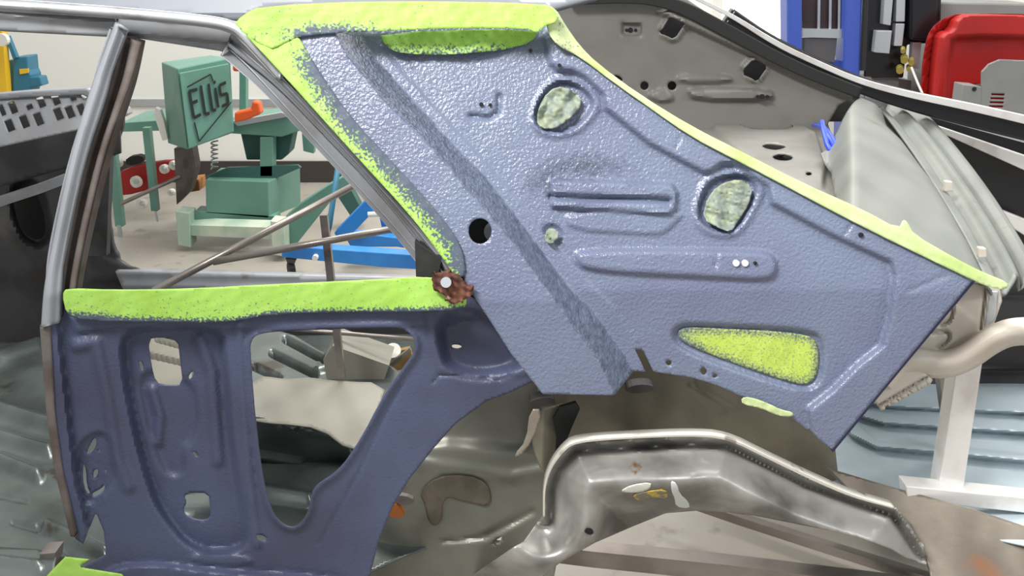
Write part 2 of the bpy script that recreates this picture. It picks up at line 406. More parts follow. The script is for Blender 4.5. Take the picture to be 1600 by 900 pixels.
q = sheet('upper_inner_quarter_panel', OUTU, U, coat, car, holes=[ell(750, 361, 18, 20, 24), ell(1045, 567, 4.5, 4.5, 12), smooth_loop([(1093, 580), (1099, 572), (1106, 580), (1100, 588)], 1), smooth_loop([(1112, 587), (1118, 583), (1122, 588), (1116, 592)], 1)], relief=relU, step=3.5, thick=.002, attr={'stain_and_shade': stain_shadeU}, label='blue-grey textured upper quarter panel with slanted box brace')
# small holes drawn as discs
def plug(px, py, r, m, parent=car, dz=0., nm='drain_plug', rel=None):
    p = U(np.array([px]), np.array([py]), (relU if rel is None else rel)(np.array([float(px)]), np.array([float(py)]))+.002)[0]
    return disc(MB(), p, (0, 1, -.1), r, .006, 16).build(nm, m, parent, smooth=False)
for x in (1150, 1164): plug(x, 411, .0055, whitep, nm='bright_hole_disc')  # white discs stand in for light showing through two holes
extr_band('panel_edge_fold', [(1522, 438), (1412, 569), (1300, 705)], 5, mapY(lambda x, z: 1.572+.34*np.clip(z-.82, 0, None)**1.15*1.05), M('navy_edge_paint', (46, 48, 92), .4), car, thick=.012, step=2)
for (x, y, r) in [(752, 163, .0035), (766, 164, .003), (874, 102, .0032), (829, 79, .003), (1345, 367, .004), (1180, 411, .003)]: plug(x, y, r, black, nm='screw_hole')
sheet('brace_hole_dark_backing', [(600, 250), (700, 240), (900, 480), (960, 600), (850, 600), (700, 420)], mapY(lambda x, z: 1.70+.0*x), black, car, step=6, thick=.004)  # added black sheet so the pillar hole reads as deep shade
# stub seen through the pillar hole
MB().tube([at(772, 362, 1.62), at(772, 362, 1.695)], .018, 20).build('pillar_sleeve', primer, car, smooth=True)

# -- lower inner panel (window well, lock pillar)
Lw = mapY(lambda x, z: 1.585 + .05*np.clip(.45-z, 0, None))
BIG = smooth_loop([(391, 560), (390, 532), (405, 520), (470, 516), (600, 512), (632, 513), (650, 530), (648, 552), (630, 575), (600, 618), (562, 690), (530, 736), (494, 758), (486, 775), (483, 800), (466, 824), (445, 824), (422, 798), (408, 735), (397, 640)], 2)
H2 = smooth_loop([(231, 530), (250, 527), (278, 531), (281, 560), (286, 602), (262, 602), (243, 598), (236, 570)], 1)
H3 = smooth_loop([(287, 775), (300, 769), (326, 771), (328, 790), (329, 810), (312, 814), (290, 806), (286, 796), (292, 786)], 1)
HN = [smooth_loop([(216, 565), (221, 564), (226, 578), (220, 580)], 1), smooth_loop([(300, 580), (304, 582), (297, 594), (293, 590)], 1),
      smooth_loop([(299, 706), (305, 706), (311, 713), (306, 714)], 1), smooth_loop([(398, 836), (412, 836), (419, 844), (404, 846)], 1),
      smooth_loop([(705, 538), (720, 539), (722, 544), (708, 545)], 1),
      smooth_loop([(148, 682), (152, 690), (146, 705), (134, 712), (138, 700)], 1), smooth_loop([(130, 722), (134, 730), (136, 760), (142, 772), (134, 770), (129, 750)], 1),
      smooth_loop([(146, 735), (154, 732), (152, 744), (145, 748)], 1), smooth_loop([(142, 772), (160, 762), (165, 755), (162, 768), (148, 777)], 1), smooth_loop([(162, 735), (167, 732), (166, 738)], 1), smooth_loop([(152, 706), (157, 700), (156, 706)], 1)]
OUTL = [(62, 508), (98, 492), (102, 462), (300, 455), (560, 442), (700, 440), (745, 470), (800, 540), (850, 575), (846, 590), (800, 612), (760, 627), (712, 662), (678, 700), (640, 748), (612, 795), (592, 845), (578, 900), (572, 935), (120, 935), (150, 900), (128, 888), (166, 866), (162, 830), (150, 800), (130, 850), (118, 842), (103, 800), (85, 700), (70, 610)]
def relL(px, py):
    r = np.zeros_like(px)
    r += ss((190-px)/60)*.0 + reg(px, py, [(55, 480), (88, 480), (96, 560), (112, 700), (140, 850), (100, 860), (60, 640)], .016, 8)   # jamb flange
    r += bead(px, py, [(120, 540), (150, 535), (168, 620), (184, 720), (200, 760)], .010, 16)
    r += reg(px, py, smooth_loop([(196, 512), (345, 510), (352, 560), (362, 700), (385, 830), (380, 860), (300, 862), (250, 800), (228, 740), (208, 660), (190, 560)], 2), -.028, 16)
    r += reg(px, py, smooth_loop([(215, 575), (300, 590), (312, 650), (300, 690), (285, 700), (290, 740), (260, 745), (238, 690), (225, 640)], 2), -.010, 14)
    r += bead(px, py, [(312, 530), (330, 580), (335, 650), (340, 720)], .010, 16)
    r += bead(px, py, [(238, 610), (250, 650), (246, 690)], .010, 14)
    r += bead(px, py, [(374, 505), (378, 600), (388, 740), (402, 850)], .008, 12)
    r += bead(px, py, [(670, 490), (680, 540), (690, 575), (740, 585), (820, 580)], .006, 14)
    r += reg(px, py, smooth_loop([(690, 488), (760, 488), (810, 545), (815, 570), (760, 590), (705, 580), (688, 540)], 2), -.032, 28)
    r += bead(px, py, [(676, 598), (686, 586), (750, 590), (780, 594), (800, 586)], -.004, 4)
    r += bead(px, py, [(628, 600), (600, 650), (560, 740), (498, 850)], -.0035, 4)
    r += reg(px, py, smooth_loop([(135, 930), (170, 885), (250, 880), (330, 893), (560, 905), (560, 960), (140, 960)], 2), .018, 14)
    r += reg(px, py, smooth_loop([(298, 864), (392, 868), (396, 884), (300, 880)], 1), .005, 5)
    r += reg(px, py, smooth_loop([(112, 700), (165, 665), (185, 735), (150, 790), (120, 780)], 2), -.010, 10)
    r += .010*ss(1-np.abs(sd(px, py, BIG))/12.)*(sd(px, py, BIG) > -2)
    r += reg(px, py, [(360, 485), (700, 480), (740, 495), (700, 508), (360, 514), (190, 512), (120, 520), (110, 495)], .010, 12)
    return r + .001*wob(px, py, 90, 5)
def stainL(px, py):
    return .35*ss(1-np.hypot((px-140)/60, (py-770)/130)) + .5*ss(1-np.hypot((px-150)/40, (py-520)/30))
sheet('lower_inner_quarter_panel', OUTL, Lw, coat_shaded, car, holes=[BIG, H2, H3]+HN, relief=relL, step=3.5, thick=.002, attr={'stain_and_shade': stainL}, label='blue-grey lower quarter panel with window-well openings')
sheet('lock_pillar_flange', [(62, 512), (78, 508), (80, 560), (84, 640), (96, 730), (118, 840), (110, 838), (84, 730), (72, 640), (66, 560)], planeY(1.565), brown, car, step=3, thick=.03)

# -- rusty pivot bracket at the quarter window corner
sheet('rusty_bracket', smooth_loop([(672, 432), (690, 424), (715, 428), (732, 445), (738, 462), (722, 470), (706, 478), (696, 462), (680, 450)], 1), planeY(1.512), rust, car, step=2.5, thick=.012, relief=lambda x, y: .006*wob(x, y, 16, 9))
disc(MB(), at(697, 441, 1.505), (0, 1, -.3), .009, .01, 14).build('bolt', silver, car)
MB().slab([(648, 378), (690, 405), (684, 432), (650, 434)], 1.60, .05).build('window_pivot_post', darkin, car)

# -- roof skin, drip rail, headers
sheet('roof_skin', [(-30, -40), (1000, -40), (930, -6), (862, 12), (800, 4), (600, 2), (455, 6), (405, 12), (375, 34), (330, 26), (180, 14), (-30, 4)], mapY(lambda x, z: 1.72+2.6*np.clip(z-1.28, 0, None)), M('roof_primer', (122, 126, 134), .5, 0, .1, 40, (112, 115, 122), 4, .4, .7), car, step=6, thick=.01)
ribbon('drip_rail', [(-30, 0), (180, 13), (330, 27), (368, 38), (385, 52), (440, 112)], [(-30, 12), (185, 27), (325, 40), (362, 48), (378, 62), (436, 126)], planeY(1.69), rail_m, car, lambda v: .006*np.sin(v*math.pi), 6, 6, .02)
sheet('door_header', [(-30, 10), (180, 26), (178, 56), (-30, 45)], planeY(1.76, 0, .2, 0, 1.2), bare, car, step=4, thick=.03, relief=lambda x, y: bead(x, y, [(-30, 20), (180, 36)], .01, 10))
sheet('window_header', [(184, 26), (325, 38), (362, 47), (385, 66), (380, 98), (345, 80), (215, 60), (190, 62)], planeY(1.745), bare, car, step=3, thick=.035, relief=lambda x, y: reg(x, y, [(180, 20), (325, 30), (400, 60), (380, 70), (340, 66), (190, 52)], .012, 5))
ribbon('quarter_window_frame', [(362, 47), (380, 58), (440, 118), (560, 252), (640, 338), (692, 402), (706, 424)], [(356, 72), (376, 90), (430, 132), (500, 205), (580, 288), (655, 380), (690, 428)], mapY(lambda x, z: 1.60+.30*np.clip(z-.82, 0, None)), bare, car, lambda v: .010*np.exp(-((v-.3)/.15)**2)-.008*np.exp(-((v-.62)/.08)**2)+.006*np.exp(-((v-.85)/.1)**2), 20, 6, .03)
# -- door frame post (upright beside the quarter window)
post = [(182, 34), (212, 58), (150, 260), (128, 380), (112, 450), (100, 505), (64, 510), (72, 440), (98, 320), (128, 190), (168, 68)]
PW = mapY(lambda x, z: 1.56+.30*np.clip(z-.82, 0, None))
ribbon('door_pillar', [(180, 34), (162, 82), (140, 140), (108, 250), (78, 400), (68, 450), (64, 512)], [(194, 56), (174, 112), (165, 150), (131, 250), (98, 400), (94, 450), (92, 505)], PW, primer, car, lambda v: .006*np.cos((v-.35)*5), 8, 6, .025)
ribbon('weatherstrip_channel', [(190, 56), (172, 112), (163, 150), (129, 250), (96, 400), (90, 505)], [(210, 58), (200, 112), (188, 150), (154, 250), (118, 400), (104, 485)], mapY(lambda x, z: 1.60+.30*np.clip(z-.82, 0, None)), brown, car, lambda v: .008*np.sin(v*6.28), 8, 6, .02)
ribbon('pillar_inner_lip', [(204, 60), (195, 112), (183, 150), (149, 250), (115, 400), (103, 485)], [(222, 66), (213, 102), (196, 155), (164, 235), (126, 400), (114, 480)], mapY(lambda x, z: 1.585+.30*np.clip(z-.82, 0, None)), brown, car, lambda v: .003*np.sin(v*3.14), 5, 6, .015)

# -- far side of the shell
sheet('far_body_side', smooth_loop([(-60, 210), (120, 200), (178, 178), (196, 186), (178, 236), (172, 300), (172, 372), (182, 400), (212, 420), (280, 432), (520, 438), (760, 440), (760, 540), (-60, 620)], 1), planeY(3.0), darkin, car, step=5, thick=.02,
      relief=lambda x, y: reg(x, y, smooth_loop([(14, 300), (40, 278), (62, 290), (78, 340), (76, 378), (55, 385), (28, 360)], 2), -.14, 12) + reg(x, y, [(150, 180), (172, 190), (160, 400), (300, 445), (140, 440), (120, 300)], .015, 8) + reg(x, y, [(128, 340), (150, 338), (156, 396), (132, 398)], -.06, 5)+.004*wob(x, y, 120, 2), holes=[smooth_loop([(18, 305), (40, 288), (58, 300), (72, 345), (70, 372), (52, 376), (30, 355)], 1)])
sheet('oval_hole_dark_backing', [(-20, 260), (110, 260), (110, 420), (-20, 420)], planeY(3.2), black, car, step=8, thick=.01)  # black sheet added to keep the oval opening dark inside
MB().tube([at(-20, 321, 2.55), at(60, 295, 2.6), at(108, 277, 2.62)], .012, 4, sq=True).build('door_brace', bare, car)
sheet('far_sill', [(180, 424), (400, 430), (680, 436), (680, 470), (200, 470)], planeY(2.96), bare, car, step=5, thick=.04, relief=lambda x, y: .004*wob(x, y, 120, 4)+bead(x, y, [(180, 446), (680, 452)], .01, 8))
# dash/cowl with its punched slots
def rr(cx, cy, w, h, a):
    c, s = math.cos(a), math.sin(a)
    return [(cx+u*w*c-v*h*s, cy+u*w*s+v*h*c) for u, v in ((-.5, -.5), (.5, -.5), (.5, .5), (-.5, .5))]
slots = [(20, 168, 11, 19), (46, 167, 10, 8), (64, 159, 11, 18), (87, 155, 11, 18), (114, 153, 9, 9), (131, 150, 8, 8), (15, 196, 12, 19), (38, 190, 12, 20), (60, 186, 12, 20), (91, 178, 12, 19), (109, 175, 12, 19), (127, 171, 11, 17), (3, 172, 8, 18)]
sheet('dash_panel', [(-30, 152), (0, 150), (40, 146), (136, 139), (190, 176), (188, 184), (120, 203), (14, 226), (-30, 236)], planeY(2.25, 0, .7, 0, .8), bare, car, holes=[rr(x, y, w, h, -.38) for x, y, w, h in slots], step=2.6, thick=.004)
sheet('cowl_rim', [(-30, 150), (40, 144), (134, 139), (192, 172), (196, 182), (188, 186), (130, 148), (40, 152), (-30, 158)], planeY(2.40), bare, car, step=3, thick=.05)
sheet('dash_backing', [(-30, 168), (120, 148), (186, 186), (188, 240), (-30, 300)], planeY(2.62), darkin, car, step=5, thick=.01)
MB().slab([(120, 205), (184, 186), (172, 250), (166, 400), (120, 400)], 2.92, .03).build('cowl_side', darkin, car)

# -- floor pan
def relF(px, py):
    r = np.zeros_like(px)
    for a, b in [((0, 640), (90, 668)), ((0, 684), (75, 706)), ((0, 722), (58, 745)), ((0, 560), (60, 540)), ((400, 655), (540, 690)), ((75, 828), (165, 868)), ((395, 690), (520, 700)), ((400, 770), (480, 780)), ((280, 790), (335, 785)), ((286, 805), (335, 803))]:
        r += bead(px, py, [a, b], .024, 16)
    for a, b in [((60, 820), (110, 868)), ((20, 815), (62, 828)), ((0, 775), (40, 782))]: r -= bead(px, py, [a, b], .006, 6)
    return r+.004*wob(px, py, 110, 8)
sheet('floor_pan', [(-40, 535), (700, 520), (700, 840), (560, 900), (300, 930), (150, 900), (104, 872), (60, 862), (-40, 850)], planeZ(.20), pan, car, step=3, thick=.003, relief=relF)
# ribbed tunnel piece under the far window sill
sheet('transmission_tunnel', smooth_loop([(385, 520), (440, 512), (520, 560), (640, 575), (640, 640), (380, 640)], 1), planeZ(.33), pan, car, step=2.2, thick=.004,
      relief=lambda x, y: bead(x, y, [(446, 530), (505, 562)], -.05, 7)+bead(x, y, [(425, 552), (492, 585)], -.05, 7)+bead(x, y, [(398, 573), (435, 590)], -.05, 7)+bead(x, y, [(502, 562), (530, 554)], .015, 8)+bead(x, y, [(488, 582), (515, 575)], .015, 8))
sheet('tunnel_brace', [(225, 520), (300, 540), (300, 610), (225, 610)], planeZ(.34), beige, car, step=2, thick=.004, relief=lambda x, y: bead(x, y, [(245, 530), (295, 544)], -.05, 5)+bead(x, y, [(225, 553), (290, 568)], -.05, 5))
sheet('seat_riser', smooth_loop([(380, 588), (505, 592), (605, 600), (590, 640), (570, 690), (548, 705), (500, 668), (440, 662), (380, 655)], 1), planeZ(.38, 0, 0.15, 0, 2), beige, car, step=4, thick=.004, relief=lambda x, y: .004*wob(x, y, 60, 3))
sheet('seat_riser_face', [(380, 650), (470, 660), (545, 690), (560, 740), (500, 765), (380, 765)], mapY(lambda x, z: 1.98+.6*np.clip(.33-z, -.2, 1)), pan, car, step=4, thick=.004, relief=lambda x, y: bead(x, y, [(390, 712), (470, 726)], .012, 12)+bead(x, y, [(440, 668), (540, 684)], .01, 8))
MB().slab([(505, 562), (520, 540), (608, 571), (598, 600), (512, 600)], 2.25, .12).build('seat_bracket', beige, car)
# sill ends at the lower left corner
sheet('rocker_sill', [(-40, 852), (60, 858), (88, 866), (85, 890), (70, 930), (-40, 930)], planeZ(.235), pan, car, step=4, thick=.004, relief=lambda x, y: bead(x, y, [(-40, 872), (60, 884)], .012, 10))
MB().slab([(62, 866), (86, 864), (84, 884), (64, 888)], 1.62, .04).build('sill_tab', brown, car)

# -- wheelhouse: inner tub, arch pieces
sheet('inner_wheelhouse', [(560, 935), (590, 820), (640, 730), (710, 655), (790, 600), (862, 585), (862, 640), (850, 700), (862, 765), (880, 820), (860, 935)], mapY(lambda x, z: 1.70+.10*np.clip(z-.25, 0, 1)+.25*np.clip(x, -1, 0)**2), whl, car, step=4, thick=.003,
      relief=lambda x, y: bead(x, y, [(650, 722), (800, 745), (850, 735)], .008, 16)+reg(x, y, [(560, 700), (700, 690), (860, 705), (860, 580), (560, 580)], -.02, 30)+bead(x, y, [(690, 846), (760, 838), (830, 800)], -.008, 9)+.004*wob(x, y, 100, 6),
      holes=[smooth_loop([(766, 852), (780, 840), (786, 838), (780, 850)], 1)])
sheet('primer_patch', smooth_loop([(655, 770), (680, 745), (730, 742), (762, 755), (768, 780), (760, 792), (738, 786), (715, 782), (700, 776), (690, 790), (692, 810), (680, 824), (668, 812), (664, 790)], 1), mapY(lambda x, z: 1.697+.10*np.clip(z-.25, 0, 1)+.25*np.clip(x, -1, 0)**2), M('brown_grey_stain', (104, 96, 84), .5, .2, .1, 60, (90, 82, 70), 20, .4, .6), car, step=3, thick=.0015, relief=lambda x, y: bead(x, y, [(650, 722), (800, 745), (850, 735)], .008, 16)+.004*wob(x, y, 100, 6)+.003)
sheet('wheel_arch_tub', [(840, 560), (1000, 530), (1160, 570), (1305, 700), (1315, 790), (1180, 740), (1100, 720), (900, 725), (840, 770), (835, 690)], mapY(lambda x, z: 1.78+.35*(x-.3)**2-.3*np.clip(z-.35, -1, 1)), olive, car, step=4, thick=.003,
      relief=lambda x, y: bead(x, y, [(1080, 605), (1130, 640)], .006, 6)+bead(x, y, [(1090, 600), (1150, 640)], .004, 4)+.005*wob(x, y, 90, 1))
sheet('torn_arch_lip', smooth_loop([(828, 640), (848, 640), (832, 690), (810, 716), (803, 712), (822, 690)], 1), planeY(1.60), steel_dk, car, step=2.5, thick=.004)
sheet('arch_flange', smooth_loop([(832, 642), (905, 625), (885, 670), (878, 710), (856, 752), (838, 720), (830, 690)], 1), mapY(lambda x, z: 1.66+.4*np.abs(x-.06)), olive, car, step=3, thick=.004)
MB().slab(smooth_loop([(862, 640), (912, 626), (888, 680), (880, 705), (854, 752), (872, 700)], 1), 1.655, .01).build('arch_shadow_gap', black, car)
for (cx, cy, rx, ry, a) in [(847, 628, 20, 7, -.12), (1000, 608, 22, 7, -.1)]:
    MB().slab(ell(cx, cy, rx, ry, 18, a), 1.60, .03).build('rubber_bumper', rubber, car, bevel=.003)
OUTER = [(690, 935), (755, 888), (820, 845), (848, 805), (850, 760), (862, 725), (885, 702), (898, 690), (980, 684), (1080, 680), (1138, 684), (1200, 716), (1262, 745), (1330, 775), (1400, 793), (1425, 825), (1440, 850), (1448, 880), (1418, 872), (1395, 858), (1340, 838), (1250, 820), (1180, 806), (1130, 800), (1090, 798), (1040, 802), (990, 822), (930, 848), (880, 876), (800, 935)]
TOPL = [(850, 810), (852, 760), (862, 728), (895, 694), (1080, 683), (1138, 686), (1262, 748), (1400, 795), (1446, 862)]
def relO(x, y):
    d = dline(x, y, TOPL)
    return .065*ss((d-10)/60)-.20*(1-np.cos(np.clip((d-58)/95, 0, 1)*math.pi/2)) + .014*ss(1-d/5) - .016*ss(1-np.abs(d-11)/7) + .003*wob(x, y, 80, 12) + bead(x, y, [(900, 830), (980, 780), (1080, 760)], .010, 30)
sheet('outer_wheelhouse', OUTER, planeY(1.60), steel, car, holes=[ell(921, 831, 8, 6, 14, .4)], relief=relO, step=3.2, thick=.004)
MB().slab(ell(919, 833, 16, 13), 1.76, .004).build('wheelhouse_hole_dark_backing', black, car)  # black disc added behind the hole in place of shade
extr_band('wheelhouse_flange', [(850, 808), (850, 762), (860, 730), (880, 704), (898, 690), (980, 684), (1080, 680), (1138, 684), (1200, 715), (1262, 745), (1330, 775), (1398, 794)], [3, 3, 3, 4, 4, 3, 3, 4, 4, 5, 4, 2], planeY(1.568), steel_br, car, thick=.025, step=2, relief=None)
sheet('filler_smear', smooth_loop([(1048, 750), (1058, 756), (1062, 772), (1076, 784), (1078, 795), (1056, 792), (1054, 778), (1049, 768)], 1), planeY(1.598), M('pale_filler', (206, 210, 208), .6), car, relief=lambda x, y: relO(x, y), step=2, thick=.001)
sheet('filler_smear', smooth_loop([(968, 768), (985, 758), (1018, 753), (1016, 764), (1000, 770), (980, 770)], 1), planeY(1.5975), M('pale_filler_thin', (196, 196, 186), .6), car, relief=lambda x, y: relO(x, y), step=2, thick=.001)
sheet('primer_smear', smooth_loop([(985, 774), (1010, 768), (1042, 764), (1044, 780), (1020, 776), (1000, 784)], 1), planeY(1.5975), M('yellow_primer', (190, 160, 60), .6, 0, 0, 1, (120, 112, 96), 60, .45, .55), car, relief=lambda x, y: relO(x, y), step=2, thick=.001)
sheet('rear_frame_rail', [(1290, 730), (1350, 748), (1420, 768), (1520, 795), (1620, 828), (1620, 935), (1462, 935), (1452, 890), (1440, 850), (1425, 822), (1395, 795), (1330, 772)], mapY(lambda x, z: 1.76-.8*np.clip(.40-z, -.05, .3)), steel_dk, car, step=4, thick=.004, relief=lambda x, y: .004*wob(x, y, 120, 4))
# -- trunk floor and tail
def relT(x, y):
    return (up_step(x, y, [(1290, 640), (1330, 680), (1370, 700), (1480, 710), (1640, 726)], .022, 8)+up_step(x, y, [(1290, 625), (1340, 650), (1380, 662), (1640, 680)], .022, 6)
            + up_step(x, y, [(1290, 620), (1390, 636), (1640, 648)], .02, 5)-up_step(x, y, [(1290, 615), (1370, 690), (1480, 698), (1640, 714)], .006, 5)+.002*wob(x, y, 140, 2))
sheet('trunk_floor', [(1290, 640), (1400, 560), (1640, 560), (1640, 860), (1500, 830), (1300, 760)], mapZs(lambda x, y: .26+0*x), paleblue, car, step=2, thick=.004, relief=relT)
sheet('rear_crossmember', [(1330, 420), (1640, 420), (1640, 655), (1320, 640)], planeY(2.25), darkin, car, step=4, thick=.01, relief=lambda x, y: bead(x, y, [(1340, 577), (1640, 581)], .02, 5)+bead(x, y, [(1340, 462), (1640, 466)], .02, 5)+bead(x, y, [(1340, 634), (1640, 644)], .03, 6))
sheet('tail_corner_panel', [(1440, 530), (1520, 442), (1562, 448), (1566, 470), (1550, 515), (1535, 525), (1480, 548), (1425, 552)], planeY(1.72, .2, 0, 1), cream, car, step=3, thick=.02,
      relief=lambda x, y: bead(x, y, smooth_loop([(1470, 508), (1486, 500), (1490, 472), (1500, 455)], 2, False), -.012, 5)+bead(x, y, smooth_loop([(1455, 520), (1480, 517), (1484, 530), (1465, 545)], 2, False), -.012, 5)+bead(x, y, [(1540, 450), (1532, 515)], -.012, 4))
sheet('tail_lamp_bracket', [(1546, 455), (1560, 455), (1556, 500), (1538, 512)], planeY(1.70), silver, car, step=2.5, thick=.01)
extr_band('rear_valance', smooth_loop([(1380, 600), (1400, 575), (1425, 562), (1470, 572), (1510, 560), (1550, 530), (1585, 516), (1650, 520)], 2, False), 44, mapY(lambda x, z: 1.66+.0*x), cream, car, thick=.035, step=3, relief=lambda v: .03*np.sin(v*math.pi))
sheet('valance_bracket', [(1420, 560), (1452, 590), (1378, 636), (1362, 624)], planeY(1.645), cream, car, step=3, thick=.012, relief=lambda x, y: bead(x, y, [(1374, 632), (1448, 588)], -.01, 3), holes=[ell(1403, 584, 5, 5, 12)])
# deck between rear window and trunk
_p = [at(1545, 440, 1.66), at(1330, 330, 1.70), at(1345, 155, 3.0)]
_n = (_p[1]-_p[0]).cross(_p[2]-_p[0])
DZ = lambda x, y: _p[0].z-(_n.x*(x-_p[0].x)+_n.y*(y-_p[0].y))/_n.z
DK = mapZ(DZ)
sheet('rear_deck_panel', [(1290, 180), (1345, 152), (1395, 172), (1420, 195), (1470, 260), (1530, 360), (1562, 425), (1552, 442), (1520, 440), (1400, 378), (1300, 325), (1310, 260), (1305, 215)], DK, traym, car, step=3, thick=.004, relief=lambda x, y: .003*wob(x, y, 110, 14)-.10*ss((1345-x)/50)**1.5-.05*ss(1-dline(x, y, [(1395, 172), (1420, 195), (1470, 260), (1530, 360), (1562, 425)])/40)**2)
ribbon('trunk_gutter', [(1375, 168), (1398, 196), (1445, 262), (1505, 360), (1535, 420), (1548, 446)], [(1400, 164), (1428, 176), (1472, 220), (1545, 318), (1602, 415), (1614, 448)], mapZ(lambda x, y: DZ(x, y)-.02), traym, car, lambda v: -.02*np.exp(-((v-.32)/.07)**2)+.022*ss((v-.42)/.12)-.03*np.exp(-((v-.72)/.05)**2)+.012*ss((v-.8)/.1), 36, 6, .006)
for (x, y) in [(1483, 291), (1536, 395)]:
    p = DK(np.array([float(x)]), np.array([float(y)]), np.array([.012]))[0]
    MB().slab([(x-6, y-8), (x+6, y-7), (x+7, y+8), (x-6, y+9)], float(p[1]), .015).build('rubber_bump_stop', cream, car, bevel=.003)
sheet('parcel_shelf', [(1060, 160), (1200, 172), (1290, 182), (1312, 250), (1320, 330), (1240, 290), (1100, 215)], planeZ(.83), inner, car, step=3, thick=.004,
      holes=[smooth_loop([(1150, 198), (1165, 194), (1225, 197), (1243, 204), (1225, 210), (1170, 208)], 1), smooth_loop([(1188, 236), (1200, 231), (1232, 236), (1215, 243), (1198, 241)], 1), smooth_loop([(1204, 252), (1220, 247), (1240, 252), (1234, 260), (1212, 259)], 1), ell(1263, 280, 5, 3.5, 12), ell(1254, 193, 3, 2, 8)],
      relief=lambda x, y: reg(x, y, smooth_loop([(1105, 178), (1265, 184), (1300, 290), (1240, 300), (1120, 220)], 1), .015, 8))
sheet('shelf_holes_dark_backing', [(1120, 178), (1290, 186), (1300, 300), (1200, 280)], planeZ(.74), darkin, car, step=5, thick=.004)  # dark sheet added below, standing for shade inside the shelf holes
sheet('shelf_edge', [(1266, 180), (1280, 182), (1318, 240), (1330, 335), (1300, 320), (1300, 250)], planeZ(.80), traym, car, step=3, thick=.01)
sheet('far_inner_quarter_panel', [(850, 20), (870, -10), (1060, -10), (1120, 30), (1215, 80), (1345, 145), (1310, 165), (1290, 200), (1200, 260), (1000, 200), (900, 120)], planeY(3.05), inner, car, step=3.2, thick=.004,
      holes=[[(1030, 50), (1034, 44), (1044, 28), (1050, 27), (1069, 36), (1070, 41), (1056, 60), (1050, 62), (1032, 54)], [(1160, 112), (1162, 106), (1174, 94), (1180, 93), (1198, 102), (1199, 108), (1186, 126), (1180, 128), (1162, 118)], ell(1007, 134, 6.5, 7, 14), ell(1050, 134, 7, 7, 14), ell(966, 122, 8, 3.5, 12, .5)],
      relief=lambda x, y: reg(x, y, smooth_loop([(1026, 52), (1046, 20), (1076, 34), (1056, 70)], 1), .02, 6)+reg(x, y, smooth_loop([(1154, 110), (1176, 86), (1204, 100), (1184, 134)], 1), .02, 6)+reg(x, y, [(972, 36), (1002, 38), (1000, 56), (972, 54)], -.02, 4)+reg(x, y, smooth_loop([(1075, 138), (1205, 140), (1210, 156), (1080, 156)], 1), .03, 7)+reg(x, y, [(1030, 20), (1060, 10), (1340, 135), (1350, 160), (1160, 80)], .04, 8)+reg(x, y, smooth_loop([(1060, 118), (1140, 118), (1145, 128), (1060, 130)], 1), .02, 7)+reg(x, y, smooth_loop([(1010, 150), (1030, 140), (1048, 142), (1054, 156), (1030, 160)], 1), .02, 5))
for (x, y, r) in [(979, 47, .005), (985, 47, .008), (993, 47, .005), (1184, 151, .005), (1191, 151, .008), (1199, 151, .005)]:
    disc(MB(), at(x, y, 3.07 if x < 1100 else 3.015), (0, 1, 0), r, .006, 10).build('screw_hole', black, car)
sheet('far_quarter_lining', [(940, 12), (1040, 12), (1140, 52), (1240, 112), (1345, 156), (1345, 190), (940, 190)], planeY(3.16), darkin, car, step=12, thick=.01)
# far quarter window frame: dark gasket and the bright drip edge
extr_band('far_gutter_rubber', [(890, 3), (1000, -4), (1060, 8), (1130, 45), (1240, 105), (1345, 146)], [10, 16, 22, 22, 20, 18], planeY(3.0), rubber, car, thick=.03, step=3)
extr_band('far_quarter_outer_skin', [(1140, 25), (1200, 68), (1280, 105), (1345, 134), (1420, 158), (1520, 182), (1640, 208)], [26, 28, 26, 26, 30, 36, 42], planeY(3.13), gunk, car, thick=.06, step=3)
extr_band('chrome_edge_trim', [(1080, -6), (1140, 22), (1215, 70), (1280, 100), (1345, 128), (1420, 148), (1520, 168), (1640, 196)], [5, 7, 9, 9, 9, 10, 12, 14], planeY(3.10), bright, car, thick=.03, step=2.5)
# -- bracing tubes welded inside the shell
a, b = at(240, 455, 1.95), at(568, 282, 2.35)
MB().tube([a, b], .0085, 12).build('brace_tube', tubem, car, smooth=True)
MB().tube([at(333, 409, 2.05), at(655, 350, 2.1)], .0085, 12).build('brace_tube', tubem, car, smooth=True)
MB().tube([at(506, 335, 2.12), at(536, 604, 2.12)], .0085, 4, sq=True).build('brace_tube', tubem, car)
MB().tube([at(380, 508, 2.3), at(648, 530, 2.3)], .006, 8).build('brace_rod', tubem, car, smooth=True)

# ================================================================ MASKING TAPE (each strip its own thing)
def strip(outline, mapper, rel, spray, label, mat=tape, step=3.2, off=.004, smooth=1, name='masking_tape', wr=.0012, ws=26, seed=1, group=None):
    o = sheet(name, smooth_loop(outline, smooth) if smooth else outline, mapper, mat, None, relief=lambda x, y: rel(x, y)+off+wr*wob(x, y, ws, seed)+wr*.6*wob(x, y, ws*.4, seed+5), step=step, thick=.0006, attr={'spray': spray})
    return props(o, label, 'tape', group)
flat = lambda x, y: np.zeros_like(x)
relTape = lambda x, y: np.where(inside(x, y, LEFT), .045, 0)+0*x
strip([(364, 40), (378, 24), (408, 9), (600, 1), (848, 5), (866, 14), (872, 34), (850, 40), (842, 52), (820, 44), (700, 44), (594, 48), (470, 55), (440, 70), (420, 78)], U, lambda x, y: .058+flat(x, y), lambda x, y: .30+.32*ss((y-26)/26)*ss((640-x)/120)*ss((x-430)/60)+.06*ss((y-25)/30), 'lime green masking tape strip running along the roof edge at the top', seed=2)
PR = [(462, 50), (500, 112), (545, 180), (622, 262), (690, 338), (722, 385), (728, 432)]
PLt = [(366, 40), (436, 110), (560, 248), (640, 335), (690, 400), (706, 430)]
